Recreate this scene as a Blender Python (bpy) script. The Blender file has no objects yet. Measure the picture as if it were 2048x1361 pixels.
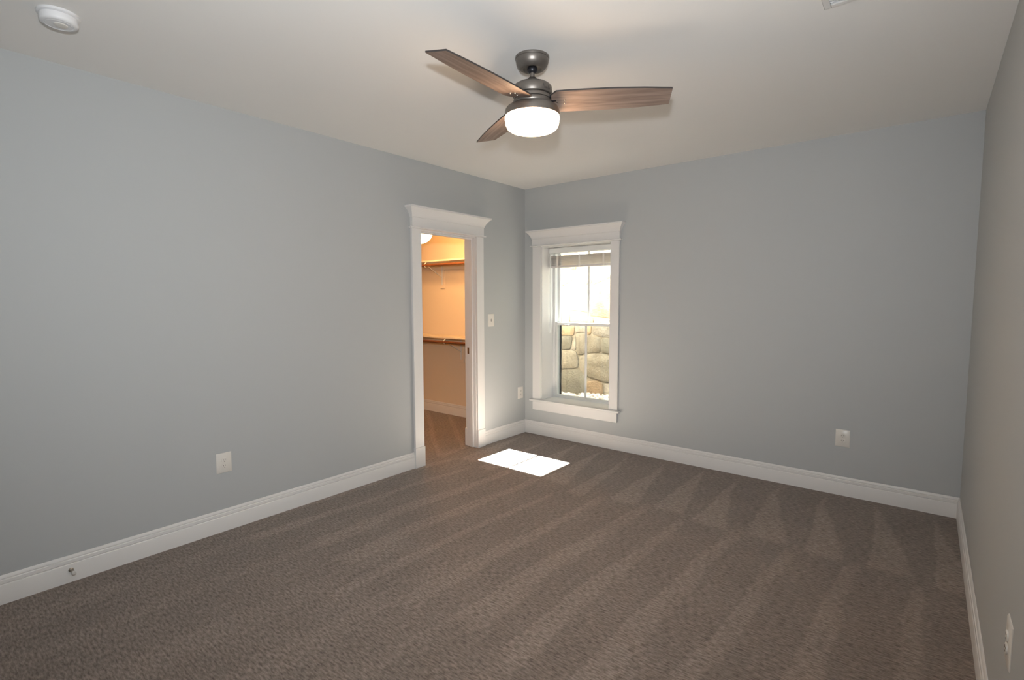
import bpy, bmesh, math, random
from mathutils import Vector, Matrix

random.seed(7)
D = bpy.data
SC = bpy.context.scene
COL = SC.collection
PI = math.pi
rad = math.radians

# ------------------------------------------------------------------ camera
W, H = 3.781, 2.74            # room width (x), ceiling height
YF = -5.05                    # wall behind the camera
cam_d = D.cameras.new('camera')
cam_d.sensor_fit = 'HORIZONTAL'
cam_d.sensor_width = 36.0
cam_d.lens = 1027.224 * 36.0 / 2048.0
cam_d.clip_start = 0.02
cam = D.objects.new('camera', cam_d)
COL.objects.link(cam)
yaw, pitch, roll = rad(129.0067), rad(-4.485), rad(-0.1627)
fw = Vector((math.cos(pitch) * math.cos(yaw), math.cos(pitch) * math.sin(yaw), math.sin(pitch)))
rt = fw.cross(Vector((0, 0, 1))).normalized()
up = rt.cross(fw)
r2 = rt * math.cos(roll) + up * math.sin(roll)
u2 = -rt * math.sin(roll) + up * math.cos(roll)
M = Matrix((r2, u2, -fw)).transposed().to_4x4()
M.translation = Vector((3.55089, -4.61862, 1.51779))
cam.matrix_world = M
SC.camera = cam

# ------------------------------------------------------------------ view, sky, sun, flash
SC.view_settings.view_transform = 'Standard'
SC.view_settings.look = 'None'
SC.view_settings.exposure = 0.0
SC.view_settings.gamma = 1.0
SC.view_settings.use_curve_mapping = False

world = D.worlds.new('sky')
SC.world = world
world.use_nodes = True
bg = world.node_tree.nodes['Background']
bg.inputs['Color'].default_value = (0.84, 0.93, 1.0, 1)
bg.inputs['Strength'].default_value = 3.5

sun_d = D.lights.new('sun', 'SUN')
sun_d.energy = 365.0
sun_d.angle = rad(0.53)
sun_d.color = (0.98, 0.97, 0.94)
sun = D.objects.new('sun', sun_d)
COL.objects.link(sun)
sun_el = math.atan(1.444)
sd = Vector((0.0, -math.cos(sun_el), -math.sin(sun_el)))
sun.rotation_euler = sd.to_track_quat('-Z', 'Y').to_euler()

# the photographer's flash, on top of the camera, aimed left of and above the lens axis
fl_d = D.lights.new('camera_flash', 'SPOT')
fl_d.energy = 300.0
fl_d.spot_size = rad(140)
fl_d.spot_blend = 1.0
fl_d.shadow_soft_size = 0.035
fl_d.color = (0.94, 0.975, 1.0)
fl = D.objects.new('camera_flash', fl_d)
COL.objects.link(fl)
fl.location = (3.535, -4.625, 1.775)
fl_dir = Vector((math.cos(yaw + rad(5)), math.sin(yaw + rad(5)), 0.15))
fl.rotation_euler = fl_dir.to_track_quat('-Z', 'Y').to_euler()


# ------------------------------------------------------------------ materials
def new_mat(name):
    m = D.materials.new(name)
    m.use_nodes = True
    nt = m.node_tree
    b = nt.nodes['Principled BSDF']
    return m, nt, b


def simple(name, col, rough=0.5, metal=0.0, spec=0.5, bump=0.0, bscale=200.0):
    m, nt, b = new_mat(name)
    b.inputs['Base Color'].default_value = (*col, 1)
    b.inputs['Roughness'].default_value = rough
    b.inputs['Metallic'].default_value = metal
    b.inputs['Specular IOR Level'].default_value = spec
    if bump:
        tc = nt.nodes.new('ShaderNodeTexCoord')
        n = nt.nodes.new('ShaderNodeTexNoise')
        n.inputs['Scale'].default_value = bscale
        n.inputs['Detail'].default_value = 3
        bp = nt.nodes.new('ShaderNodeBump')
        bp.inputs['Strength'].default_value = bump
        bp.inputs['Distance'].default_value = 0.002
        nt.links.new(tc.outputs['Object'], n.inputs['Vector'])
        nt.links.new(n.outputs['Fac'], bp.inputs['Height'])
        nt.links.new(bp.outputs['Normal'], b.inputs['Normal'])
    return m


def emit(name, col, strength):
    m, nt, b = new_mat(name)
    b.inputs['Base Color'].default_value = (0.8, 0.8, 0.8, 1)
    b.inputs['Emission Color'].default_value = (*col, 1)
    b.inputs['Emission Strength'].default_value = strength
    return m


M_WALL = simple('grey_wall_paint', (0.445, 0.462, 0.465), 0.6, spec=0.3, bump=0.05, bscale=350)
M_CEIL = simple('ceiling_paint', (0.835, 0.825, 0.805), 0.8, spec=0.2, bump=0.04, bscale=300)
M_TRIM = simple('white_trim_paint', (0.71, 0.70, 0.685), 0.35, spec=0.4)
M_CLOSET = simple('closet_paint_lamp_tinted', (0.79, 0.67, 0.51), 0.7, spec=0.2)  # cream paint with the lamp's orange light partly mixed into its colour
M_SKYBLOCK = simple('sky_blocker_grey', (0.20, 0.20, 0.19), 0.8)  # for the added, unseen upper wall; dark to cut its bounce
M_SHELF = simple('shelf_paint', (0.72, 0.63, 0.50), 0.5)
M_VINYL = simple('white_vinyl', (0.72, 0.73, 0.71), 0.35)
M_PLATE = simple('white_plastic', (0.72, 0.69, 0.64), 0.3)
M_SLOT = simple('dark_slot', (0.05, 0.045, 0.04), 0.6)
M_METAL = simple('pewter_metal', (0.205, 0.185, 0.165), 0.40, metal=0.75)
M_DARKMETAL = simple('dark_metal', (0.03, 0.03, 0.035), 0.35, metal=0.6)
M_STEEL = simple('bright_steel', (0.75, 0.73, 0.68), 0.25, metal=1.0)
M_BRONZE = simple('bronze_metal', (0.22, 0.12, 0.05), 0.4, metal=0.8)
M_NICKEL = simple('nickel_metal', (0.42, 0.38, 0.33), 0.3, metal=1.0)
M_LOGO = simple('dark_lettering', (0.025, 0.02, 0.02), 0.4)
M_BLADE_EDGE = simple('dark_blade_edge', (0.035, 0.03, 0.028), 0.5)
M_ALARM = simple('white_alarm_plastic', (0.74, 0.74, 0.75), 0.4)
M_BLIND = simple('blind_slats', (0.60, 0.57, 0.55), 0.5)
M_BLACKFRAME = simple('dark_screen_frame', (0.02, 0.02, 0.018), 0.5)
M_RUBBER = simple('white_rubber', (0.6, 0.58, 0.55), 0.6)
M_GLOW = emit('lit_fan_glass', (1.0, 0.67, 0.40), 33.0)
M_CLOSETGLOW = emit('lit_closet_glass', (1.0, 0.56, 0.225), 79.0)


def carpet():
    m, nt, b = new_mat('carpet')
    N, L = nt.nodes, nt.links
    tc = N.new('ShaderNodeTexCoord')
    # short pile rows running along x
    mp = N.new('ShaderNodeMapping')
    mp.inputs['Scale'].default_value = (30, 112, 1)
    L.new(tc.outputs['Object'], mp.inputs['Vector'])
    n1 = N.new('ShaderNodeTexNoise')
    n1.inputs['Scale'].default_value = 1.0
    n1.inputs['Detail'].default_value = 3.0
    n1.inputs['Roughness'].default_value = 0.65
    L.new(mp.outputs['Vector'], n1.inputs['Vector'])
    cr = N.new('ShaderNodeValToRGB')
    cr.color_ramp.elements[0].position = 0.31
    cr.color_ramp.elements[0].color = (0.102, 0.077, 0.061, 1)
    cr.color_ramp.elements[1].position = 0.67
    cr.color_ramp.elements[1].color = (0.286, 0.236, 0.204, 1)
    L.new(n1.outputs['Fac'], cr.inputs['Fac'])
    # fine loop speckle
    n2 = N.new('ShaderNodeTexNoise')
    n2.inputs['Scale'].default_value = 420
    n2.inputs['Detail'].default_value = 2
    L.new(tc.outputs['Object'], n2.inputs['Vector'])
    # soft patches of the nap
    n3 = N.new('ShaderNodeTexNoise')
    n3.inputs['Scale'].default_value = 3.2
    n3.inputs['Detail'].default_value = 4
    L.new(tc.outputs['Object'], n3.inputs['Vector'])

    def mth(op, a, bb=None, c=None):
        n = N.new('ShaderNodeMath')
        n.operation = op
        for i, v in enumerate((a, bb, c)):
            if v is None:
                continue
            if isinstance(v, (int, float)):
                n.inputs[i].default_value = v
            else:
                L.new(v, n.inputs[i])
        return n.outputs[0]

    def sstep(x, lo, hi):
        n = N.new('ShaderNodeMapRange')
        n.interpolation_type = 'SMOOTHSTEP'
        for i, v in ((1, lo), (2, hi)):
            if isinstance(v, (int, float)):
                n.inputs[i].default_value = v
            else:
                L.new(v, n.inputs[i])
        L.new(x, n.inputs[0])
        return n.outputs[0]
    sp = N.new('ShaderNodeSeparateXYZ')
    L.new(tc.outputs['Object'], sp.inputs[0])
    X, Y = sp.outputs[0], sp.outputs[1]
    nw = N.new('ShaderNodeTexNoise')
    nw.inputs['Scale'].default_value = 1.1
    nw.inputs['Detail'].default_value = 2
    L.new(tc.outputs['Object'], nw.inputs['Vector'])
    wob = mth('MULTIPLY', mth('SUBTRACT', nw.outputs['Fac'], 0.5), 0.16)
    nf = N.new('ShaderNodeTexNoise')
    nf.inputs['Scale'].default_value = 26
    L.new(tc.outputs['Object'], nf.inputs['Vector'])
    ragged = mth('MULTIPLY', mth('SUBTRACT', nf.outputs['Fac'], 0.5), 0.05)

    def wedges(y0, y1, shift, period, slant, wide0, wide1, amp):
        """nap marks: one wedge per vacuum pass, opening from y0 (at the wall) to y1"""
        t = mth('DIVIDE', mth('SUBTRACT', y0, Y), y0 - y1)
        xs = mth('ADD', mth('ADD', X, wob), ragged)
        xs = mth('SUBTRACT', xs, mth('MULTIPLY', t, slant))
        q = mth('DIVIDE', mth('SUBTRACT', xs, shift), period)
        cell = mth('FLOOR', q)
        wn = N.new('ShaderNodeTexWhiteNoise')
        wn.noise_dimensions = '1D'
        L.new(cell, wn.inputs['W'])
        f = mth('SUBTRACT', q, cell)
        wd = mth('ADD', wide0, mth('MULTIPLY', t, wide1 - wide0))
        wd = mth('MULTIPLY', wd, mth('ADD', 0.65, mth('MULTIPLY', wn.outputs['Value'], 0.6)))
        a = sstep(f, 0.0, 0.05)
        bq = mth('SUBTRACT', 1.0, sstep(f, mth('SUBTRACT', wd, 0.10), wd))
        inside = mth('MULTIPLY', a, bq)
        endj = mth('MULTIPLY', mth('SUBTRACT', wn.outputs['Value'], 0.5), 0.14)
        ty = mth('ADD', t, endj)
        inside = mth('MULTIPLY', inside, sstep(ty, 0.03, 0.12))
        inside = mth('MULTIPLY', inside, mth('SUBTRACT', 1.0, sstep(ty, 0.96, 1.03)))
        return mth('MULTIPLY', inside, amp)
    nap = wedges(0.0, -1.2, 0.105, 0.322, 0.0, 0.02, 0.75, 0.27)
    nap = mth('ADD', nap, wedges(-1.1, -3.1, 0.03, 0.322, -0.14, 0.26, 0.50, 0.20))
    nap = mth('ADD', nap, wedges(-2.6, -4.6, 0.21, 0.40, -0.05, 0.3, 0.55, 0.09))
    # inside the closet the strokes run across, at a slant
    inroom = sstep(X, -0.20, -0.05)
    dg = mth('ADD', mth('MULTIPLY', X, 0.62), mth('MULTIPLY', Y, 0.78))
    dq = mth('DIVIDE', mth('ADD', dg, mth('MULTIPLY', wob, 0.5)), 0.27)
    dfr = mth('SUBTRACT', dq, mth('FLOOR', dq))
    dgl = mth('MULTIPLY', mth('MULTIPLY', sstep(dfr, 0.0, 0.06), mth('SUBTRACT', 1.0, sstep(dfr, 0.16, 0.30))), 0.22)
    nap = mth('ADD', mth('MULTIPLY', nap, inroom), mth('MULTIPLY', dgl, mth('SUBTRACT', 1.0, inroom)))
    nap = mth('ADD', nap, mth('MULTIPLY', mth('SUBTRACT', n3.outputs['Fac'], 0.5), 0.34))
    gain = mth('ADD', 0.96, nap)
    gain = mth('MULTIPLY', gain, mth('ADD', 0.72, mth('MULTIPLY', n2.outputs['Fac'], 0.56)))
    vm = N.new('ShaderNodeVectorMath')
    vm.operation = 'SCALE'
    L.new(cr.outputs['Color'], vm.inputs[0])
    L.new(gain, vm.inputs['Scale'])
    L.new(vm.outputs[0], b.inputs['Base Color'])
    b.inputs['Roughness'].default_value = 0.95
    b.inputs['Specular IOR Level'].default_value = 0.1
    b.inputs['Sheen Weight'].default_value = 0.15
    bp = N.new('ShaderNodeBump')
    bp.inputs['Strength'].default_value = 0.6
    bp.inputs['Distance'].default_value = 0.004
    L.new(mth('ADD', n1.outputs['Fac'], mth('MULTIPLY', n2.outputs['Fac'], 0.5)), bp.inputs['Height'])
    L.new(bp.outputs['Normal'], b.inputs['Normal'])
    return m


def wood(name, c0, c1, sx=3.0, sy=60.0, rough=0.45, axis=0):
    m, nt, b = new_mat(name)
    N, L = nt.nodes, nt.links
    tc = N.new('ShaderNodeTexCoord')
    mp = N.new('ShaderNodeMapping')
    s = [sy, sy, sy]
    s[axis] = sx
    mp.inputs['Scale'].default_value = s
    L.new(tc.outputs['Object'], mp.inputs['Vector'])
    n = N.new('ShaderNodeTexNoise')
    n.inputs['Scale'].default_value = 1.0
    n.inputs['Detail'].default_value = 5
    n.inputs['Distortion'].default_value = 0.8
    L.new(mp.outputs['Vector'], n.inputs['Vector'])
    cr = N.new('ShaderNodeValToRGB')
    cr.color_ramp.elements[0].position = 0.32
    cr.color_ramp.elements[0].color = (*c0, 1)
    cr.color_ramp.elements[1].position = 0.68
    cr.color_ramp.elements[1].color = (*c1, 1)
    L.new(n.outputs['Fac'], cr.inputs['Fac'])
    L.new(cr.outputs['Color'], b.inputs['Base Color'])
    b.inputs['Roughness'].default_value = rough
    return m


M_CARPET = carpet()
M_BLADE = wood('walnut_blade', (0.19, 0.132, 0.105), (0.34, 0.25, 0.205), 4.0, 55.0, 0.5)
M_ROD = wood('stained_wood_rod', (0.10, 0.030, 0.010), (0.19, 0.065, 0.022), 3.0, 70.0, 0.35)


def pane_mat(name, tint, gloss):
    m = D.materials.new(name)
    m.use_nodes = True
    nt = m.node_tree
    nt.nodes.clear()
    o = nt.nodes.new('ShaderNodeOutputMaterial')
    t = nt.nodes.new('ShaderNodeBsdfTransparent')
    t.inputs['Color'].default_value = (*tint, 1)
    g = nt.nodes.new('ShaderNodeBsdfGlossy')
    g.inputs['Roughness'].default_value = 0.02
    mx = nt.nodes.new('ShaderNodeMixShader')
    mx.inputs['Fac'].default_value = gloss
    nt.links.new(t.outputs[0], mx.inputs[1])
    nt.links.new(g.outputs[0], mx.inputs[2])
    nt.links.new(mx.outputs[0], o.inputs['Surface'])
    return m


def screen_mat():
    m = D.materials.new('insect_screen_mesh')
    m.use_nodes = True
    nt = m.node_tree
    nt.nodes.clear()
    o = nt.nodes.new('ShaderNodeOutputMaterial')
    t = nt.nodes.new('ShaderNodeBsdfTransparent')
    d = nt.nodes.new('ShaderNodeBsdfDiffuse')
    d.inputs['Color'].default_value = (0.06, 0.06, 0.055, 1)
    mx = nt.nodes.new('ShaderNodeMixShader')
    mx.inputs['Fac'].default_value = 0.30
    nt.links.new(t.outputs[0], mx.inputs[1])
    nt.links.new(d.outputs[0], mx.inputs[2])
    nt.links.new(mx.outputs[0], o.inputs['Surface'])
    return m


M_GLASS = pane_mat('window_glass', (0.95, 0.97, 0.96), 0.05)
M_SCREEN = screen_mat()


def stone_mat():
    m, nt, b = new_mat('field_stone')
    N, L = nt.nodes, nt.links
    at = N.new('ShaderNodeAttribute')
    at.attribute_name = 'stone_colour'
    tc = N.new('ShaderNodeTexCoord')
    n = N.new('ShaderNodeTexNoise')
    n.inputs['Scale'].default_value = 9
    n.inputs['Detail'].default_value = 7
    n.inputs['Roughness'].default_value = 0.65
    L.new(tc.outputs['Object'], n.inputs['Vector'])
    cr = N.new('ShaderNodeValToRGB')
    cr.color_ramp.elements[0].position = 0.32
    cr.color_ramp.elements[0].color = (0.55, 0.52, 0.46, 1)
    cr.color_ramp.elements[1].position = 0.68
    cr.color_ramp.elements[1].color = (1.12, 1.10, 1.06, 1)
    L.new(n.outputs['Fac'], cr.inputs['Fac'])
    mx = N.new('ShaderNodeVectorMath')
    mx.operation = 'MULTIPLY'
    L.new(at.outputs['Color'], mx.inputs[0])
    L.new(cr.outputs['Color'], mx.inputs[1])
    L.new(mx.outputs[0], b.inputs['Base Color'])
    b.inputs['Roughness'].default_value = 0.9
    n2 = N.new('ShaderNodeTexNoise')
    n2.inputs['Scale'].default_value = 40
    n2.inputs['Detail'].default_value = 6
    L.new(tc.outputs['Object'], n2.inputs['Vector'])
    bp = N.new('ShaderNodeBump')
    bp.inputs['Strength'].default_value = 0.6
    bp.inputs['Distance'].default_value = 0.02
    L.new(n2.outputs['Fac'], bp.inputs['Height'])
    L.new(bp.outputs['Normal'], b.inputs['Normal'])
    return m


M_STONE = stone_mat()
M_GRAVEL = simple('pale_gravel', (0.60, 0.53, 0.45), 0.9, bump=0.3, bscale=60)


# ------------------------------------------------------------------ mesh helpers
class MB:
    """collects shapes and links them as ONE mesh object"""

    def __init__(self):
        self.bm = bmesh.new()
        self.mi = 0

    def face(self, vs, smooth=False):
        try:
            f = self.bm.faces.new(vs)
        except ValueError:
            return None
        f.material_index = self.mi
        f.smooth = smooth
        return f

    def box(self, x0, x1, y0, y1, z0, z1):
        v = [self.bm.verts.new((x, y, z)) for z in (z0, z1) for y in (y0, y1) for x in (x0, x1)]
        for q in ((0, 2, 3, 1), (4, 5, 7, 6), (0, 1, 5, 4), (2, 6, 7, 3), (0, 4, 6, 2), (1, 3, 7, 5)):
            self.face([v[i] for i in q])
        return self

    def obox(self, c, ax, ay, az, hx, hy, hz):
        c, ax, ay, az = Vector(c), Vector(ax).normalized(), Vector(ay).normalized(), Vector(az).normalized()
        v = [self.bm.verts.new(c + ax * hx * i + ay * hy * j + az * hz * k)
             for k in (-1, 1) for j in (-1, 1) for i in (-1, 1)]
        for q in ((0, 2, 3, 1), (4, 5, 7, 6), (0, 1, 5, 4), (2, 6, 7, 3), (0, 4, 6, 2), (1, 3, 7, 5)):
            self.face([v[i] for i in q])
        return self

    def bar(self, a, b, w, t):
        a, b = Vector(a), Vector(b)
        d = (b - a).normalized()
        s = d.cross(Vector((0, 0, 1)))
        if s.length < 1e-4:
            s = Vector((1, 0, 0))
        s.normalize()
        return self.obox((a + b) / 2, d, s, d.cross(s), (b - a).length / 2, w / 2, t / 2)

    def loops(self, rings, closed=True, cap0=True, cap1=True, smooth=False):
        vs = [[self.bm.verts.new(p) for p in r] for r in rings]
        n = len(vs[0])
        for a, b in zip(vs, vs[1:]):
            for i in range(n if closed else n - 1):
                j = (i + 1) % n
                self.face([a[i], a[j], b[j], b[i]], smooth)
        if cap0:
            self.face(list(reversed(vs[0])))
        if cap1:
            self.face(vs[-1])
        return self

    def lathe(self, prof, c=(0, 0, 0), seg=64, smooth=True, cap0=True, cap1=True, axis='z'):
        rings = []
        for r, h in prof:
            r = max(r, 1e-5)
            ring = []
            for i in range(seg):
                a = 2 * PI * i / seg
                p, q = r * math.cos(a), r * math.sin(a)
                if axis == 'z':
                    v = (c[0] + p, c[1] + q, c[2] + h)
                elif axis == 'x':
                    v = (c[0] + h, c[1] + p, c[2] + q)
                else:
                    v = (c[0] + q, c[1] + h, c[2] + p)
                ring.append(v)
            rings.append(ring)
        return self.loops(rings, True, cap0, cap1, smooth)

    def tube(self, pts, r, seg=10, caps=True):
        pts = [Vector(p) for p in pts]
        rings = []
        prev = None
        for i, p in enumerate(pts):
            d = (pts[min(i + 1, len(pts) - 1)] - pts[max(i - 1, 0)]).normalized()
            if prev is None:
                s = d.cross(Vector((0, 0, 1)))
                if s.length < 1e-3:
                    s = d.cross(Vector((1, 0, 0)))
            else:
                s = prev - d * prev.dot(d)
            s.normalize()
            prev = s
            t = d.cross(s)
            rings.append([p + s * r * math.cos(2 * PI * k / seg) + t * r * math.sin(2 * PI * k / seg) for k in range(seg)])
        return self.loops(rings, True, caps, caps, True)

    def extrude(self, prof, a, b, plane):
        """profile of (d, z) pairs swept straight between a and b along an axis"""
        r = []
        for s in (a, b):
            r.append([plane(d, z, s) for d, z in prof])
        return self.loops(r)

    def build(self, name, mat, parent=None, loc=None, bevel=0.0, bseg=2, sharp=True):
        bm = self.bm
        bmesh.ops.recalc_face_normals(bm, faces=bm.faces[:])
        me = D.meshes.new(name)
        bm.to_mesh(me)
        bm.free()
        for mm in (mat if isinstance(mat, (list, tuple)) else [mat]):
            me.materials.append(mm)
        if sharp:
            me.set_sharp_from_angle(angle=rad(35))
        o = D.objects.new(name, me)
        COL.objects.link(o)
        if parent is not None:
            o.parent = parent
        if loc is not None:
            o.location = loc
        if bevel:
            md = o.modifiers.new('bevel', 'BEVEL')
            md.width = bevel
            md.segments = bseg
            md.limit_method = 'ANGLE'
            md.angle_limit = rad(40)
        return o


def tag(o, label=None, cat=None, group=None, kind=None):
    if label:
        o['label'] = label
    if cat:
        o['category'] = cat
    if group:
        o['group'] = group
    if kind:
        o['kind'] = kind
    return o


def struct(o):
    o['kind'] = 'structure'
    return o


def empty(name, loc, rz=0.0):
    o = D.objects.new(name, None)
    o.empty_display_size = 0.05
    COL.objects.link(o)
    o.location = loc
    o.rotation_euler = (0, 0, rz)
    return o


def dup(root, loc, rz, label):
    """a copy of a thing with copies of its parts and sub-parts"""
    r = root.copy()
    COL.objects.link(r)
    r.location = loc
    r.rotation_euler = (0, 0, rz)
    r['label'] = label
    for ch in list(root.children):
        c = ch.copy()
        COL.objects.link(c)
        c.parent = r
        for g in list(ch.children):
            e = g.copy()
            COL.objects.link(e)
            e.parent = c
    return r


# ------------------------------------------------------------------ room shell
DY0, DY1, DZ = -1.533, -0.823, 2.132      # doorway in the left wall
WX0, WX1, WZ0, WZ1 = 0.235, 1.080, 0.392, 2.092   # window hole in the back wall
WT = 0.125                                 # left wall thickness
BT = 0.335                                 # back wall thickness
CX0, CY0, CY1, CH = -2.5, -2.7, 0.096, 2.44   # closet

fl_m = MB()
fl_m.box(0, W, YF, 0, -0.06, 0)
fl_m.box(CX0, 0, CY0, CY1, -0.06, 0)
struct(fl_m.build('floor', M_CARPET))
struct(MB().box(-WT, W + 0.12, YF - 0.12, BT, H, H + 0.12).build('ceiling', M_CEIL))
m = MB()
m.box(-WT, 0, YF, DY0 - 0.02, 0, H)
m.box(-WT, 0, DY1 + 0.02, BT, 0, H)
m.box(-WT, 0, DY0 - 0.02, DY1 + 0.02, DZ + 0.02, H)
struct(m.build('wall_left', M_WALL))
m = MB()
m.box(0, WX0, 0, BT, 0, H)
m.box(WX1, W, 0, BT, 0, H)
m.box(WX0, WX1, 0, BT, 0, WZ0 - 0.02)
m.box(WX0, WX1, 0, BT, WZ1, H)
struct(m.build('wall_back', M_WALL))
struct(MB().box(W, W + 0.12, YF, BT, 0, H).build('wall_right', M_WALL))
struct(MB().box(-3.5, 5.5, BT - 0.15, BT, H + 0.12, 6.2).build('wall_sky_blocker', M_SKYBLOCK))  # unseen upper house wall, added to keep sky light off the stones
struct(MB().box(-WT, W + 0.12, YF - 0.12, YF, 0, H).build('wall_front', M_WALL))
# closet shell
struct(MB().box(CX0 - 0.1, -WT, CY1, CY1 + 0.12, 0, H).build('wall_closet_back', M_CLOSET))
struct(MB().box(CX0 - 0.1, CX0, CY0, CY1, 0, H).build('wall_closet_left', M_CLOSET))
struct(MB().box(CX0 - 0.1, -WT, CY0 - 0.1, CY0, 0, H).build('wall_closet_front', M_CLOSET))
struct(MB().box(CX0, -WT, CY0, CY1, CH, CH + 0.1).build('ceiling', M_CLOSET))
# closet side of the room wall
m = MB()
m.box(-WT - 0.004, -WT, CY0, DY0 - 0.03, 0, CH)
m.box(-WT - 0.004, -WT, DY1 + 0.03, CY1, 0, CH)
m.box(-WT - 0.004, -WT, DY0 - 0.03, DY1 + 0.03, DZ + 0.03, CH)
struct(m.build('wall_closet_right', M_CLOSET))

BB = [(0, 0), (.0135, 0), (.0135, .096), (.0125, .0985), (.0095, .101), (.0095, .1035), (.012, .106),
      (.0115, .121), (.0075, .125), (.0075, .128), (.0085, .130), (.007, .140), (.003, .146), (0, .146)]
m = MB()
m.extrude(BB, YF, DY0 - 0.113, lambda d, z, s: (d, s, z))
m.extrude(BB, DY1 + 0.110, 0, lambda d, z, s: (d, s, z))
struct(m.build('baseboard_left', M_TRIM))
struct(MB().extrude(BB, 0, W, lambda d, z, s: (s, -d, z)).build('baseboard_back', M_TRIM))
struct(MB().extrude(BB, YF, 0, lambda d, z, s: (W - d, s, z)).build('baseboard_right', M_TRIM))
struct(MB().extrude(BB, CX0, -WT - 0.004, lambda d, z, s: (s, CY1 - d, z)).build('baseboard_closet', M_TRIM))


# ------------------------------------------------------------------ casing heads shared by door and window
def head(place, a, b, z0, zf, zt, base, proj, parent):
    """place(u, d, z): u along the wall, d out of it. bead, frieze and crown, each a mesh of its own."""
    def ring(d, e, z):
        return [place(a - e, 0, z), place(b + e, 0, z), place(b + e, d, z), place(a - e, d, z)]
    mb = MB()
    hb = 0.018
    prof = [(base + .002, .010, 0), (base + .012, .020, .004), (base + .013, .022, .009), (base + .012, .020, .014), (base + .002, .010, hb)]
    mb.loops([ring(d, e, z0 + z) for d, e, z in prof])
    mb.build('head_bead', M_TRIM, parent)
    mb = MB()
    mb.loops([ring(base, 0, z0 + hb), ring(base, 0, zf)])
    mb.build('frieze_board', M_TRIM, parent)
    mb = MB()
    n = 9
    rings = [ring(base, 0, zf - 0.012), ring(base + .005, .005, zf - 0.010), ring(base + .006, .006, zf)]
    hh = zt - zf - 0.016
    for i in range(n + 1):
        t = i / n
        d = (1 - math.cos(t * PI / 2)) * 0.62 + t * 0.38
        rings.append(ring(base + .008 + d * (proj - .016), .008 + d * (proj - .016), zf + hh * t))
    rings.append(ring(base + proj, proj, zt - 0.014))
    rings.append(ring(base + proj, proj, zt))
    mb.loops(rings)
    mb.build('crown_moulding', M_TRIM, parent)


# ------------------------------------------------------------------ door (cased opening to the closet)
m = MB()
m.box(-WT - 0.004, 0, DY0 - 0.02, DY0, 0, DZ + 0.02)
m.box(-WT - 0.004, 0, DY1, DY1 + 0.02, 0, DZ + 0.02)
m.box(-WT - 0.004, 0, DY0, DY1, DZ, DZ + 0.02)
door = struct(m.build('door_1', M_TRIM))
m = MB()
m.box(-0.078, -0.036, DY0, DY0 + 0.012, 0, DZ)
m.box(-0.078, -0.036, DY1 - 0.012, DY1, 0, DZ)
m.box(-0.078, -0.036, DY0 + 0.012, DY1 - 0.012, DZ - 0.012, DZ)
m.build('door_stop_strip', M_TRIM, door)
CT = 0.024
zc = 2.146
lc0, lc1 = DY0 - 0.112, DY0 - 0.006
rc0, rc1 = DY1 + 0.006, DY1 + 0.108
for y0, y1 in ((lc0, lc1), (rc0, rc1)):
    MB().box(0, CT, y0, y1, 0.184, zc).build('side_casing', M_TRIM, door, bevel=0.002)
    MB().box(0, CT + 0.006, y0 - 0.003, y1 + 0.004 if y0 == lc0 else y1 + 0.003, 0, 0.184).build('plinth_block', M_TRIM, door, bevel=0.002)
head(lambda u, d, z: (d, u, z), lc0 + 0.002, rc1 - 0.002, zc - 0.002, 2.252, 2.334, 0.030, 0.058, door)
for y0, y1, s in ((lc0, lc1, 1), (rc0, rc1, -1)):
    MB().box(-WT - 0.026, -WT - 0.004, y0, y1, 0.184, zc).build('closet_casing', M_TRIM, door, bevel=0.002)
    MB().box(-WT - 0.034, -WT - 0.004, min(y0, y0 + s * .006), max(y1, y1 + s * .006), 0, 0.184).build('plinth_block', M_TRIM, door, bevel=0.002)
MB().box(-WT - 0.026, -WT - 0.004, lc0, rc1, zc, zc + 0.10).build('closet_head_casing', M_TRIM, door)
m = MB()
m.box(-0.112, -0.083, DY1 - 0.0025, DY1 + 0.001, 0.965, 1.030)
sp = m.build('strike_plate', M_BRONZE, door)
sp['label'] = 'bronze strike plate'

# ------------------------------------------------------------------ window
def frame(mb, x0, x1, z0, z1, y0, y1, l, r_, b, t):
    mb.box(x0, x0 + l, y0, y1, z0, z1)
    mb.box(x1 - r_, x1, y0, y1, z0, z1)
    mb.box(x0 + l, x1 - r_, y0, y1, z0, z0 + b)
    mb.box(x0 + l, x1 - r_, y0, y1, z1 - t, z1)


fx0, fx1, fz0, fz1 = WX0, WX1, 0.404, 2.092
m = MB()
frame(m, fx0 + .004, fx1 - .004, fz0, fz1, 0.215, 0.330, 0.028, 0.028, 0.016, 0.020)
win = struct(m.build('window_1', M_VINYL))
# jamb liners of the deep reveal
m = MB()
m.box(WX0 - 0.001, WX0 + 0.004, -0.001, 0.215, fz0, WZ1)
m.box(WX1 - 0.004, WX1 + 0.001, -0.001, 0.215, fz0, WZ1)
m.box(WX0, WX1, -0.001, 0.215, WZ1 - 0.004, WZ1 + 0.001)
m.build('jamb_extension', M_TRIM, win)
ix0, ix1 = fx0 + 0.032, fx1 - 0.032
gl0, gl1 = 0.294, 1.021
# lower sash (inner track)
m = MB()
m.box(ix0, gl0, 0.222, 0.254, 0.420, 1.261)
m.box(gl1, ix1, 0.222, 0.254, 0.420, 1.261)
m.box(gl0, gl1, 0.222, 0.254, 0.420, 0.440)
m.box(gl0, gl1, 0.222, 0.254, 1.230, 1.261)
m.box(0.40, 0.46, 0.206, 0.222, 1.236, 1.242)
low = m.build('lower_sash', M_VINYL, win, bevel=0.002)
MB().box(gl0, gl1, 0.236, 0.240, 0.440, 1.230).build('glass_pane', M_GLASS, low)
MB().box(0.6455, 0.6705, 0.2355, 0.2405, 0.440, 1.230).build('muntin', M_VINYL, low)
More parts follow.
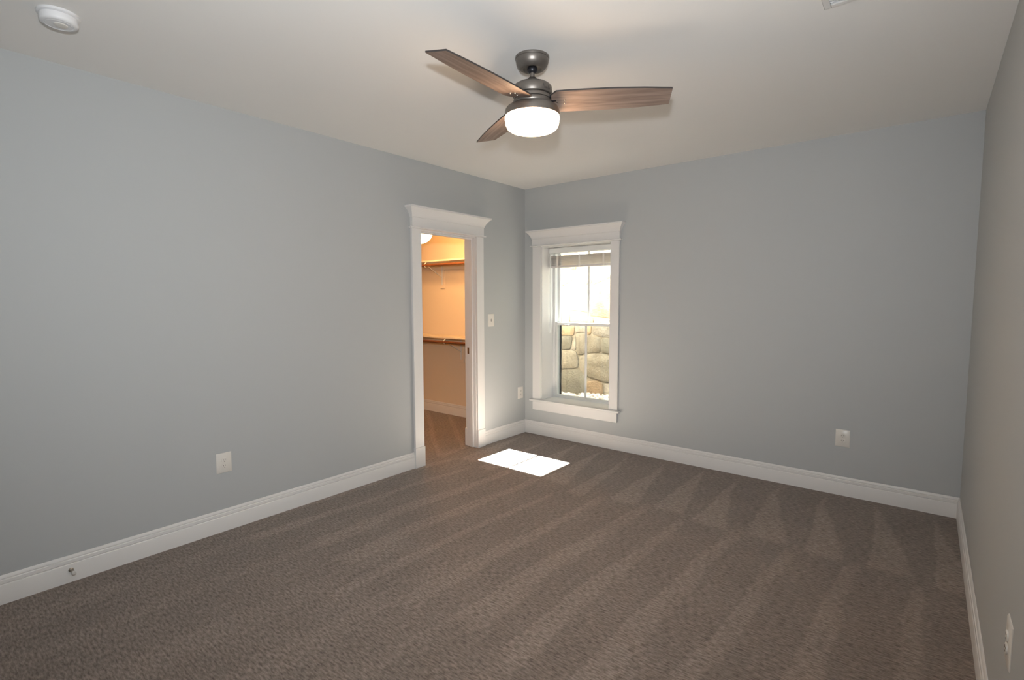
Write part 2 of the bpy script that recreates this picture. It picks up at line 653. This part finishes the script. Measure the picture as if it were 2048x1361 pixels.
# upper sash (outer track)
m = MB()
m.box(ix0, gl0, 0.272, 0.304, 1.228, 2.072)
m.box(gl1, ix1, 0.272, 0.304, 1.228, 2.072)
m.box(gl0, gl1, 0.272, 0.304, 1.228, 1.262)
m.box(gl0, gl1, 0.272, 0.304, 2.050, 2.072)
upp = m.build('upper_sash', M_VINYL, win, bevel=0.002)
MB().box(gl0, gl1, 0.286, 0.290, 1.262, 2.050).build('glass_pane', M_GLASS, upp)
MB().box(0.6455, 0.6705, 0.2855, 0.2905, 1.262, 2.050).build('muntin', M_VINYL, upp)
# insect screen outside the lower half
m = MB()
frame(m, 0.262, 1.053, 0.405, 1.252, 0.310, 0.326, 0.022, 0.022, 0.014, 0.016)
scr = m.build('screen_frame', M_BLACKFRAME, win)
MB().box(0.284, 1.031, 0.317, 0.3175, 0.419, 1.236).build('screen_mesh', M_SCREEN, scr)
# interior trim
wc0, wc1 = 0.122, 1.176
for x0, x1 in ((wc0, WX0 - 0.002), (WX1 + 0.0, wc1)):
    MB().box(x0, x1, -0.020, 0, 0.404, 2.094).build('side_casing', M_TRIM, win, bevel=0.002)
head(lambda u, d, z: (u, -d, z), wc0 - 0.004, wc1 + 0.006, 2.094, 2.192, 2.268, 0.026, 0.052, win)
m = MB()
m.box(WX0 + .001, WX1 - .001, -0.02, 0.222, 0.384, 0.404)
m.box(wc0 - 0.028, wc1 + 0.028, -0.050, -0.0, 0.384, 0.404)
m.build('stool', M_TRIM, win, bevel=0.005, bseg=3)
MB().box(wc0, wc1 - 0.004, -0.020, 0, 0.282, 0.384).build('apron', M_TRIM, win, bevel=0.002)

# ------------------------------------------------------------------ blind
bl = empty('window_blind', (0.6575, 0.15, 2.086))
tag(bl, 'raised grey slatted blind bunched near the top of the window', 'blind')
bx = 0.412


def bpart(mb, name, mat, parent=bl, **k):
    return mb.build(name, mat, parent, **k)


m = MB()
m.box(-bx, bx, -0.028, 0.028, -0.060, -0.002)
bpart(m, 'headrail', M_VINYL, bevel=0.003)
ns = 15
z_top, z_bot = 2.000 - 2.086, 1.893 - 2.086
for i in range(ns):
    z = z_top + (z_bot - z_top) * (i + 0.5) / ns
    m = MB()
    jx = random.uniform(-0.002, 0.002)
    jy = random.uniform(-0.002, 0.002)
    rings = []
    for s in (-bx + jx, bx + jx):
        rings.append([(s, -0.025 + jy, z - 0.0010), (s, 0.0 + jy, z + 0.0012), (s, 0.025 + jy, z - 0.0010),
                      (s, 0.025 + jy, z + 0.0016), (s, 0.0 + jy, z + 0.0038), (s, -0.025 + jy, z + 0.0016)])
    m.loops(rings)
    bpart(m, 'slat', M_BLIND)
m = MB()
m.box(-bx, bx, -0.026, 0.026, 1.868 - 2.086, 1.891 - 2.086)
bpart(m, 'bottom_rail', M_BLIND, bevel=0.003)
for x in (-0.30, -0.02, 0.27):
    m = MB()
    m.box(x - 0.010, x + 0.010, -0.0300, -0.0285, 1.869 - 2.086, 2.000 - 2.086)
    m.box(x - 0.0010, x + 0.0010, -0.024, -0.022, 2.0 - 2.086, 2.030 - 2.086)
    m.box(x - 0.0010, x + 0.0010, 0.022, 0.024, 2.0 - 2.086, 2.030 - 2.086)
    bpart(m, 'ladder_tape', M_PLATE)
m = MB()
m.tube([(-0.394, -0.031, -0.060), (-0.394, -0.032, -0.50), (-0.393, -0.032, -0.915)], 0.0045, 8)
m.lathe([(0.0055, -0.94), (0.0065, -0.93), (0.0065, -0.905), (0.0045, -0.895)], (-0.393, -0.032, 0), 10)
bpart(m, 'tilt_wand', M_VINYL)

# ------------------------------------------------------------------ ceiling fan
FX, FY = 1.9333, -2.4524
fan = empty('ceiling_fan', (FX, FY, H))
tag(fan, 'pewter ceiling fan with three wood blades and a lit drum light', 'ceiling fan')
zc0 = H


def fl_(prof):
    return [(r, z - zc0) for r, z in prof]


m = MB()
m.lathe(fl_([(.086, 2.740), (.0865, 2.734), (.0855, 2.729), (.0830, 2.7275), (.0830, 2.724), (.0815, 2.7125), (.0775, 2.7015),
             (.070, 2.6905), (.062, 2.6835), (.056, 2.680), (.0505, 2.679), (.0465, 2.6805), (.0455, 2.690)]), seg=72)
m.build('canopy', M_METAL, fan)
m = MB()
m.lathe(fl_([(.004, 2.703), (.018, 2.698), (.025, 2.686), (.0265, 2.677), (.022, 2.667), (.014, 2.661)]), seg=40)
m.build('hanger_ball', M_DARKMETAL, fan)
m = MB()
m.lathe(fl_([(.0125, 2.672), (.0125, 2.640), (.0155, 2.640), (.0165, 2.632), (.02, 2.630)]), seg=32)
m.build('downrod', M_METAL, fan)
m = MB()
m.lathe(fl_([(.0165, 2.641), (.0255, 2.632), (.036, 2.624), (.047, 2.618), (.064, 2.611), (.082, 2.604), (.094, 2.597), (.1005, 2.588), (.1015, 2.574),
             (.1015, 2.554), (.099, 2.550), (.080, 2.549)]), seg=72)
house = m.build('motor_housing', M_METAL, fan)
# cursive maker's mark along the housing, right of the front
def script(strokes, r, z0, a0, hgt):
    mb = MB()
    for st in strokes:
        pts = []
        for x, y in st:
            a = a0 + x * hgt / r
            zz = z0 + y * hgt
            rr = 0.1017
            pts.append((rr * math.cos(a), rr * math.sin(a), zz - zc0))
        mb.tube(pts, 0.0007, 6)
    return mb


strokes = [
    [(-0.10, 0.05), (0.05, -0.05), (0.20, 0.3), (0.38, 1.0), (0.45, 1.12)],
    [(0.10, 0.55), (0.35, 0.62), (0.62, 0.60)],
    [(0.78, 1.10), (0.66, 0.55), (0.58, 0.0), (0.72, 0.02), (0.86, 0.3)],
    [(0.92, 0.45), (0.90, 0.1), (1.02, 0.02), (1.16, 0.45), (1.16, 0.05), (1.26, 0.05)],
    [(1.32, 0.45), (1.32, 0.0), (1.36, 0.3), (1.50, 0.46), (1.56, 0.05), (1.66, 0.1)],
    [(1.86, 0.8), (1.78, 0.1), (1.90, 0.02), (2.00, 0.15)], [(1.70, 0.5), (1.98, 0.52)],
    [(2.02, 0.22), (2.2, 0.3), (2.16, 0.46), (2.04, 0.3), (2.08, 0.02), (2.26, 0.08)],
    [(2.36, 0.45), (2.34, 0.0), (2.40, 0.3), (2.56, 0.44)]]
lg = script(strokes, 0.1015, 2.558, rad(-24), 0.021).build('script_emblem', M_LOGO, house)
lg['label'] = 'dark cursive lettering'
m = MB()
m.lathe(fl_([(.060, 2.551), (.092, 2.547), (.094, 2.540), (.094, 2.530), (.088, 2.527), (.060, 2.527)]), seg=72)
m.build('blade_hub', M_METAL, fan)
m = MB()
m.lathe(fl_([(.060, 2.529), (.095, 2.525), (.0985, 2.520), (.0985, 2.508), (.095, 2.503), (.0925, 2.5025), (.096, 2.5015), (.108, 2.500),
             (.120, 2.496), (.131, 2.4885), (.137, 2.480), (.1395, 2.469), (.1395, 2.447), (.137, 2.446), (.10, 2.448)]), seg=80)
m.build('light_kit', M_METAL, fan)
m = MB()
m.lathe(fl_([(.120, 2.4462), (.138, 2.4462), (.1395, 2.440), (.1392, 2.434), (.1365, 2.430), (.136, 2.420), (.1335, 2.405), (.127, 2.393), (.116, 2.385),
             (.095, 2.380), (.06, 2.377), (.0001, 2.376)]), seg=80, cap0=True, cap1=False)
gs = m.build('glass_shade', M_GLOW, fan)
gs['label'] = 'glowing white drum glass'

# blades: outline (u along the blade, half width)
OUT = [(.098, .052), (.104, .060), (.124, .0825), (.17, .0845), (.30, .0855), (.42, .0835), (.55, .0755), (.683, .0615)]
pit = rad(13)
zb = 2.520 - zc0
first = None


def blade_mesh():
    mb = MB()
    pts = [(u, -w) for u, w in OUT] + [(u + (0.003 if i == 0 else 0), w + 0.002) for i, (u, w) in enumerate(reversed(OUT))]
    pts = [(u, v) for u, v in pts]
    th = 0.0075
    vs_b = [mb.bm.verts.new((u, v * math.cos(pit), zb - v * math.sin(pit) - th / 2)) for u, v in pts]
    vs_t = [mb.bm.verts.new((u, v * math.cos(pit), zb - v * math.sin(pit) + th / 2)) for u, v in pts]
    mb.mi = 0
    mb.face(vs_b)
    mb.face(list(reversed(vs_t)))
    mb.mi = 1
    n = len(pts)
    for i in range(n):
        j = (i + 1) % n
        mb.face([vs_b[i], vs_b[j], vs_t[j], vs_t[i]])
    return mb


b0 = blade_mesh().build('blade', [M_BLADE, M_BLADE_EDGE], fan)
b0.rotation_euler = (0, 0, rad(32))
scs = []
for su, sv in ((.164, -.016), (.164, .013), (.128, -.001)):
    mm = MB()
    mm.lathe([(.0001, -.0052), (.003, -.0048), (.0050, -.003), (.0054, 0.002)], seg=14)
    s = mm.build('blade_screw', M_STEEL, b0)
    s.location = (su, sv * math.cos(pit), zb - sv * math.sin(pit) - 0.004)
    s.rotation_euler = (-pit, 0, 0)
    scs.append(s)
# iron that carries the blade, above it
mm = MB()
mm.obox((.115, 0, zb + 0.010), (1, 0, 0), (0, math.cos(pit), -math.sin(pit)), (0, math.sin(pit), math.cos(pit)), .062, .030, .004)
arm0 = mm.build('blade_iron', M_DARKMETAL, b0)
for a in (-88, 152):
    b = b0.copy()
    COL.objects.link(b)
    b.parent = fan
    b.rotation_euler = (0, 0, rad(a))
    for ch in scs + [arm0]:
        c = ch.copy()
        COL.objects.link(c)
        c.parent = b
mm = MB()
mm.tube([(0.094, 0.03, 2.512 - zc0), (0.120, 0.036, 2.511 - zc0)], 0.003, 8)
mm.build('reverse_switch', M_DARKMETAL, fan)

# ------------------------------------------------------------------ smoke alarm
sa = empty('smoke_alarm', (0.605, -4.052, H))
tag(sa, 'round white smoke alarm on the ceiling above the left wall', 'smoke alarm')
m = MB()
m.lathe([(.0715, 0), (.0725, -.003), (.0725, -.010), (.069, -.012), (.0665, -.0135)], seg=64)
m.build('mounting_base', M_ALARM, sa)
m = MB()
m.lathe([(.060, -.012), (.0655, -.0145), (.0655, -.034), (.0635, -.040), (.058, -.0445), (.050, -.0455), (.0485, -.0435), (.046, -.0435),
         (.0445, -.0455), (.0001, -.0475)], seg=64, cap1=False)
m.build('alarm_body', M_ALARM, sa)
m = MB()
m.lathe([(.024, -.0455), (.024, -.0485), (.0225, -.0495), (.012, -.0500), (.0001, -.0500)], (0.006, 0.004, 0), seg=40, cap1=False)
m.build('test_button', M_PLATE, sa)
# ------------------------------------------------------------------ ceiling vent
VX0, VX1, VY0, VY1 = 3.150, 3.460, -2.330, -2.020
ve = empty('ceiling_vent', (0, 0, H))
ve.location = ((VX0 + VX1) / 2, (VY0 + VY1) / 2, H)
tag(ve, 'white louvred air vent in the ceiling near the right wall', 'vent')
hx, hy = (VX1 - VX0) / 2, (VY1 - VY0) / 2
m = MB()
fwid = 0.026
for x0, x1, y0, y1 in ((-hx, -hx + fwid, -hy, hy), (hx - fwid, hx, -hy, hy), (-hx + fwid, hx - fwid, -hy, -hy + fwid), (-hx + fwid, hx - fwid, hy - fwid, hy)):
    m.box(x0, x1, y0, y1, -0.006, 0)
m.build('vent_frame', M_TRIM, ve, bevel=0.002)
m = MB()
nl = 17
for i in range(nl):
    y = -hy + fwid + (2 * hy - 2 * fwid) * (i + 0.5) / nl
    m.obox((0, y, -0.003), (1, 0, 0), (0, math.cos(rad(40)), math.sin(rad(40))), (0, -math.sin(rad(40)), math.cos(rad(40))), hx - fwid, 0.0085, 0.0006)
m.build('louvres', M_ALARM, ve)

# ------------------------------------------------------------------ wall plates
PW, PH = 0.094, 0.132


def plate(mb, cut=None):
    mb.loops([[(-PW / 2, 0, -PH / 2), (PW / 2, 0, -PH / 2), (PW / 2, 0, PH / 2), (-PW / 2, 0, PH / 2)],
              [(-PW / 2, -.002, -PH / 2), (PW / 2, -.002, -PH / 2), (PW / 2, -.002, PH / 2), (-PW / 2, -.002, PH / 2)],
              [(-PW / 2 + .005, -.0055, -PH / 2 + .005), (PW / 2 - .005, -.0055, -PH / 2 + .005), (PW / 2 - .005, -.0055, PH / 2 - .005), (-PW / 2 + .005, -.0055, PH / 2 - .005)]])
    return mb


o1 = empty('wall_outlet', (0, 0, 0))
plate(MB()).build('cover_plate', M_PLATE, o1)
for s in (-1, 1):
    mb = MB()
    rg = []
    for yy, k in ((-.004, 1.0), (-.0085, 1.0), (-.0095, .93)):
        ring = []
        for i in range(28):
            a = 2 * PI * i / 28
            x = .0172 * k * math.cos(a)
            z = max(-.0135 * k, min(.0135 * k, .0172 * k * math.sin(a)))
            ring.append((x, yy, z + s * .0195))
        rg.append(ring)
    mb.loops(rg)
    rc = mb.build('receptacle', M_PLATE, o1)
    mb = MB()
    for x, hh in ((-.0062, .0046), (.0062, .0037)):
        mb.box(x - .0012, x + .0012, -.0100, -.0080, s * .0195 + .0035 - hh, s * .0195 + .0035 + hh)
    mb.lathe([(.0028, -.0100), (.0028, -.0080)], (0, 0, s * .0195 - .0078), seg=12, axis='y')
    mb.build('socket_slots', M_SLOT, rc)
mb = MB()
mb.lathe([(.0033, -.0068), (.0036, -.0050)], (0, 0, 0), seg=12, axis='y')
mb.build('plate_screw', M_PLATE, o1)
tag(o1, 'white duplex wall outlet on the grey wall right of the window', 'outlet', 'duplex wall outlets')
o1.location = (3.0835, 0, 0.4465)
dup(o1, (0, -3.2465, 0.4555), rad(90), 'white duplex wall outlet on the long left wall, well in front of the doorway')
dup(o1, (0, -0.0875, 0.4675), rad(90), 'white duplex wall outlet low on the wall strip between doorway and corner')
dup(o1, (W, -2.603, 0.5165), rad(-90), 'white duplex wall outlet on the right wall, seen almost edge on')

sw = empty('light_switch', (0, -0.5850, 1.305), rad(90))
tag(sw, 'white toggle light switch on the wall right of the closet doorway', 'light switch')
plate(MB()).build('cover_plate', M_PLATE, sw)
mb = MB()
mb.box(-.0055, .0055, -.0062, -.004, -.0125, .0125)
mb.build('toggle_slot', M_SLOT, sw)
mb = MB()
mb.obox((0, -.010, .003), (1, 0, 0), (0, 1, -.45), (0, .45, 1), .0045, .008, .0055)
mb.build('toggle', M_PLATE, sw, bevel=.001)
for s in (-1, 1):
    mb = MB()
    mb.lathe([(.0033, -.0068), (.0036, -.0050)], (0, 0, s * .030), seg=12, axis='y')
    mb.build('plate_screw', M_PLATE, sw)

# ------------------------------------------------------------------ spring door stop on the baseboard
ds = empty('door_stop', (0.0125, -4.045, 0.068))
tag(ds, 'small metal spring door stop screwed to the left baseboard', 'door stop')
mb = MB()
mb.lathe([(.0115, 0), (.0115, .003), (.008, .006), (.005, .008)], seg=24, axis='x')
mb.build('mounting_flange', M_NICKEL, ds)
mb = MB()
pts = []
for i in range(15 * 12 + 1):
    a = 2 * PI * i / 12
    x = .007 + .050 * i / (15 * 12)
    pts.append((x, .0062 * math.cos(a), .0062 * math.sin(a) + 0.003 * (x / .06) ** 2))
mb.tube(pts, .0016, 6)
mb.build('spring', M_NICKEL, ds)
mb = MB()
mb.lathe([(.0085, .054), (.0095, .057), (.0095, .066), (.007, .070), (.0001, .071)], (0, 0, .003), seg=24, axis='x', cap1=False)
mb.build('bumper_tip', M_RUBBER, ds)

# ------------------------------------------------------------------ closet shelves, rods, brackets, light
def shelf(z, label):
    t = empty('closet_shelf', ((CX0 - WT) / 2, CY1, z))
    tag(t, label, 'shelf', 'closet shelves')
    hl = (-WT - 0.004 - CX0) / 2
    MB().box(-hl, hl, -0.30, 0, -0.019, 0).build('shelf_board', M_SHELF, t, bevel=0.002)
    MB().box(-hl, hl, -0.016, 0, -0.105, -0.019).build('wall_cleat', M_CLOSET, t, bevel=0.002)
    return t


def rod(z, label):
    mb = MB()
    hl = (-WT - 0.004 - CX0) / 2
    mb.lathe([(.0165, -hl), (.0165, hl)], seg=24, axis='x')
    o = mb.build('closet_rod', M_ROD)
    o.location = ((CX0 - WT) / 2, CY1 - 0.305, z)
    tag(o, label, 'closet rod', 'wooden closet rods')
    return o


ZU, ZL = 2.014, 1.057
shelf(ZU, 'upper white shelf on the closet wall, near the lit bowl lamp')
shelf(ZL, 'lower white shelf on the closet wall, at waist height')
rod(ZU - 0.060, 'brown wooden rod hanging under the upper closet shelf')
rod(ZL - 0.064, 'brown wooden rod hanging under the lower closet shelf')


def bracket(x, z, label):
    t = empty('shelf_bracket', (x, CY1 - 0.016, z - 0.019))
    tag(t, label, 'bracket', 'shelf and rod brackets')
    mb = MB()
    mb.box(-.038, .038, -.002, .0155, -.325, -.0865)
    mb.build('backing_board', M_CLOSET, t, bevel=0.002)
    mb = MB()
    mb.box(-.013, .013, -.006, -.001, -.285, -.002)
    mb.build('wall_leg', M_VINYL, t)
    mb = MB()
    mb.box(-.011, .011, -.282, -.004, -.006, -.001)
    mb.build('shelf_arm', M_VINYL, t)
    mb = MB()
    mb.bar((0, -.008, -.185), (0, -.245, -.052), .010, .006)
    mb.build('brace', M_VINYL, t)
    mb = MB()
    zr, yr = (-.041 if z > 1.5 else -.045), -.289
    pts = [(0, -.245, -.052)]
    for i in range(9):
        a = rad(210 + i * 20)
        pts.append((0, yr + .0195 * math.cos(a), zr + .0195 * math.sin(a)))
    mb.tube(pts, .0045, 8)
    mb.bar((0, -.278, -.004), (0, -.308, -.030), .014, .005)
    mb.build('rod_hook', M_VINYL, t)
    return t


bracket(-1.43, ZU, 'white metal bracket under the upper closet shelf')
bracket(-1.094, ZL, 'white metal bracket under the lower closet shelf')

cl = empty('closet_lamp', (-0.92, -0.722, CH))
tag(cl, 'glowing bowl lamp on the closet ceiling, seen through the doorway top', 'ceiling lamp')
mb = MB()
mb.lathe([(.105, 0), (.105, -.014), (.095, -.022), (.03, -.026), (.012, -.03), (.012, -.16)], seg=48)
mb.build('ceiling_plate', M_PLATE, cl)
mb = MB()
pf = [(.130, -.153)]
for i in range(1, 13):
    a = i / 12 * PI / 2
    pf.append((.130 * math.cos(a), -.160 - .127 * math.sin(a)))
mb.lathe(pf, seg=56, cap1=False)
gb = mb.build('glass_bowl', M_CLOSETGLOW, cl)
gb['label'] = 'glowing white glass bowl'

# ------------------------------------------------------------------ outside: stone retaining wall of the window well
YW = 1.40
ST = [
('g',[(-0.559,0.507),(-0.461,0.523),(-0.178,0.555),(-0.114,0.543),(-0.064,0.474),(-0.036,0.404),(-0.045,0.130),(-0.261,0.120),(-0.557,0.120)]),
('t',[(-0.575,0.800),(-0.463,0.807),(-0.194,0.811),(-0.158,0.710),(-0.157,0.594),(-0.192,0.570),(-0.461,0.538),(-0.574,0.526)]),
('g',[(-0.591,1.001),(-0.296,1.013),(-0.252,0.997),(-0.283,0.826),(-0.590,0.806)]),
('o',[(-0.592,1.145),(-0.464,1.149),(-0.222,1.150),(-0.227,1.025),(-0.464,1.015),(-0.591,1.007)]),
('p',[(-0.213,1.013),(-0.195,0.999),(-0.197,0.817),(-0.271,0.812)]),
('t',[(-0.196,1.054),(-0.063,1.065),(-0.034,1.040),(-0.034,0.793),(-0.095,0.765),(-0.176,0.762),(-0.187,0.842)]),
('p',[(-0.211,1.193),(-0.064,1.197),(-0.041,1.174),(-0.040,1.072),(-0.210,1.066)]),
('t',[(-0.023,1.029),(0.174,1.016),(0.183,0.810),(0.056,0.800),(-0.023,0.785)]),
('g',[(0.197,1.007),(0.382,1.008),(0.385,0.794),(0.199,0.817)]),
('p',[(0.055,1.176),(0.380,1.197),(0.382,1.016),(0.181,1.022),(0.063,1.052)]),
('o',[(-0.027,1.174),(0.041,1.176),(0.043,1.051),(-0.026,1.040)]),
('t',[(-0.137,0.735),(-0.026,0.767),(0.070,0.791),(0.203,0.800),(0.398,0.772),(0.403,0.435),(0.234,0.422),(0.060,0.459),(-0.013,0.476),(-0.090,0.535),(-0.142,0.583)]),
('o',[(-0.019,0.403),(0.101,0.429),(0.221,0.411),(0.237,0.130),(-0.020,0.130)]),
('p',[(0.248,0.402),(0.403,0.421),(0.406,0.130),(0.250,0.130)]),
('o',[(-0.590,1.346),(-0.432,1.347),(-0.431,1.160),(-0.590,1.160)]),
('p',[(-0.427,1.348),(-0.294,1.344),(-0.297,1.160),(-0.426,1.160)]),
('p',[(-0.289,1.344),(-0.128,1.354),(-0.017,1.333),(-0.006,1.215),(-0.290,1.206)]),
('w',[(-0.590,1.610),(-0.401,1.702),(-0.329,1.717),(-0.131,1.731),(-0.041,1.676),(-0.020,1.581),(-0.018,1.348),(-0.128,1.360),(-0.356,1.371),(-0.414,1.370),(-0.590,1.360)]),
('o',[(0.064,1.669),(0.080,1.697),(0.218,1.741),(0.372,1.709),(0.379,1.270),(0.111,1.288),(0.018,1.299),(0.016,1.487)]),
('o',[(0.010,1.286),(0.075,1.276),(0.069,1.193),(0.004,1.203)]),
('p',[(0.081,1.274),(0.211,1.267),(0.379,1.263),(0.380,1.200),(0.079,1.193)]),
('w',[(-0.590,1.924),(-0.273,1.901),(-0.244,1.792),(-0.387,1.723),(-0.590,1.628)]),
('p',[(-0.256,1.912),(-0.023,1.903),(0.046,1.737),(-0.049,1.722),(-0.227,1.786)]),
('w',[(-0.007,1.950),(0.382,1.945),(0.383,1.832),(0.218,1.768),(0.060,1.714)]),
('o',[(-0.590,2.232),(-0.191,2.218),(-0.203,1.920),(-0.590,1.937)]),
('w',[(-0.175,2.217),(0.160,2.207),(0.176,1.953),(-0.010,1.961),(-0.037,1.916),(-0.186,1.919)]),
('w',[(0.176,2.205),(0.391,2.202),(0.394,1.955),(0.192,1.953)]),
]
STONE_TONE = 0.72
STONE = {'g': (0.155, 0.142, 0.105), 't': (0.205, 0.180, 0.135), 'o': (0.285, 0.200, 0.120), 'p': (0.270, 0.242, 0.200), 'w': (0.330, 0.310, 0.275), 'm': (0.20, 0.175, 0.135)}


def course(x0, x1, z0, z1, out):
    """irregular courses filling a rectangle of the wall"""
    z = z0
    while z < z1 - 0.05:
        h = min(random.uniform(.20, .36), z1 - z)
        if z1 - (z + h) < .12:
            h = z1 - z
        x = x0
        while x < x1 - 0.03:
            w = random.uniform(.22, .48)
            if x1 - (x + w) < .15:
                w = x1 - x
            g = .010
            j = lambda: random.uniform(-.022, .022)
            q = [(x + g, z + g), (x + w / 2, z + g + abs(j()) * .4), (x + w - g, z + g), (x + w - g + min(0, j()), z + h / 2),
                 (x + w - g, z + h - g), (x + w / 2, z + h - g - abs(j()) * .4), (x + g, z + h - g), (x + g + max(0, j()), z + h / 2)]
            out.append((random.choice('gtopwtp'), q))
            x += w
        z += h


allst = list(ST)
course(-2.4, -0.605, 0.12, 2.92, allst)
course(0.415, 2.8, 0.12, 2.92, allst)
course(-0.60, 0.41, 2.245, 2.92, allst)
mb = MB()
bm = mb.bm
lay = bm.loops.layers.float_color.new('stone_colour')
# mortar and earth core behind the stones
n0 = len(bm.faces)
mb.box(-2.42, 2.82, YW + 0.010, YW + 0.55, 0.10, 2.935)
for f in bm.faces:
    for lp in f.loops:
        lp[lay] = (*STONE['m'], 1)
for ck, poly in allst:
    cx = sum(p[0] for p in poly) / len(poly)
    cz = sum(p[1] for p in poly) / len(poly)
    k = STONE_TONE * random.uniform(.88, 1.14)
    colr = tuple(min(.85, c * k) for c in STONE[ck])
    yo = random.uniform(-.006, .003)
    # round the corners
    pts = []
    n = len(poly)
    for i in range(n):
        a, b, c = poly[i - 1], poly[i], poly[(i + 1) % n]
        for q in (a, c):
            dd = math.hypot(q[0] - b[0], q[1] - b[1])
            s = min(.018, dd * .25) / max(dd, 1e-6)
            pts.append((b[0] + (q[0] - b[0]) * s, b[1] + (q[1] - b[1]) * s))
    rings = []
    for yy, inset in ((YW + .05, 0), (YW + .006 + yo, 0), (YW + .001 + yo, .005), (YW - .003 + yo, .014)):
        rg = []
        for x, z in pts:
            dd = math.hypot(x - cx, z - cz)
            s = max(0.0, 1 - inset / max(dd, 1e-6))
            rg.append((cx + (x - cx) * s, yy, cz + (z - cz) * s))
        rings.append(rg)
    nf = len(bm.faces)
    mb.loops(rings, cap0=False, cap1=False)
    last = [v for v in bm.verts][-len(pts):]
    top = bm.verts.new((cx, YW - .005 + yo, cz))
    for i in range(len(last)):
        mb.face([last[i], last[(i + 1) % len(last)], top], True)
    bm.faces.ensure_lookup_table()
    for f in bm.faces[nf:]:
        for lp in f.loops:
            lp[lay] = (*colr, 1)
rw = mb.build('retaining_wall', M_STONE)
tag(rw, 'tan and grey stone retaining wall outside the window', 'stone wall')
# ground of the well
gm = MB()
gr = []
for x in (-2.42, -0.2, 0.2, 2.82):
    gr.append([(x, BT + (YW + .03 - BT) * i / 8, .095 + (.108 + .045 * min(1.0, max(0.0, x + .2) / .4)) * (i / 8) ** 1.6) for i in range(9)] + [(x, YW + .03, -.05), (x, BT, -.05)])
gm.loops(gr)
g = gm.build('ground', M_GRAVEL)
g['kind'] = 'structure'
mb = MB()
for i in range(1500):
    x = random.uniform(-1.1, 1.3)
    y = random.uniform(BT + .03, YW - .03)
    t = (y - BT) / (YW - BT)
    r_ = random.uniform(.014, .034)
    z = .10 + (.115 + .045 * min(1.0, max(0.0, x + .2) / .4)) * t ** 1.6 + random.uniform(-.004, .012)
    a = random.uniform(0, PI)
    ax = Vector((math.cos(a), math.sin(a), 0))
    ay = Vector((-math.sin(a), math.cos(a), 0))
    rings = []
    for lat in (-60, -20, 20, 60):
        rings.append([Vector((x, y, z)) + (ax * math.cos(2 * PI * k / 7) * r_ * 1.3 + ay * math.sin(2 * PI * k / 7) * r_) * math.cos(rad(lat))
                      + Vector((0, 0, r_ * .7 * math.sin(rad(lat)))) for k in range(7)])
    mb.loops(rings, smooth=True)
gv = mb.build('gravel', M_GRAVEL)
tag(gv, 'pale pebbles at the foot of the stone wall outside', 'gravel', kind='stuff')
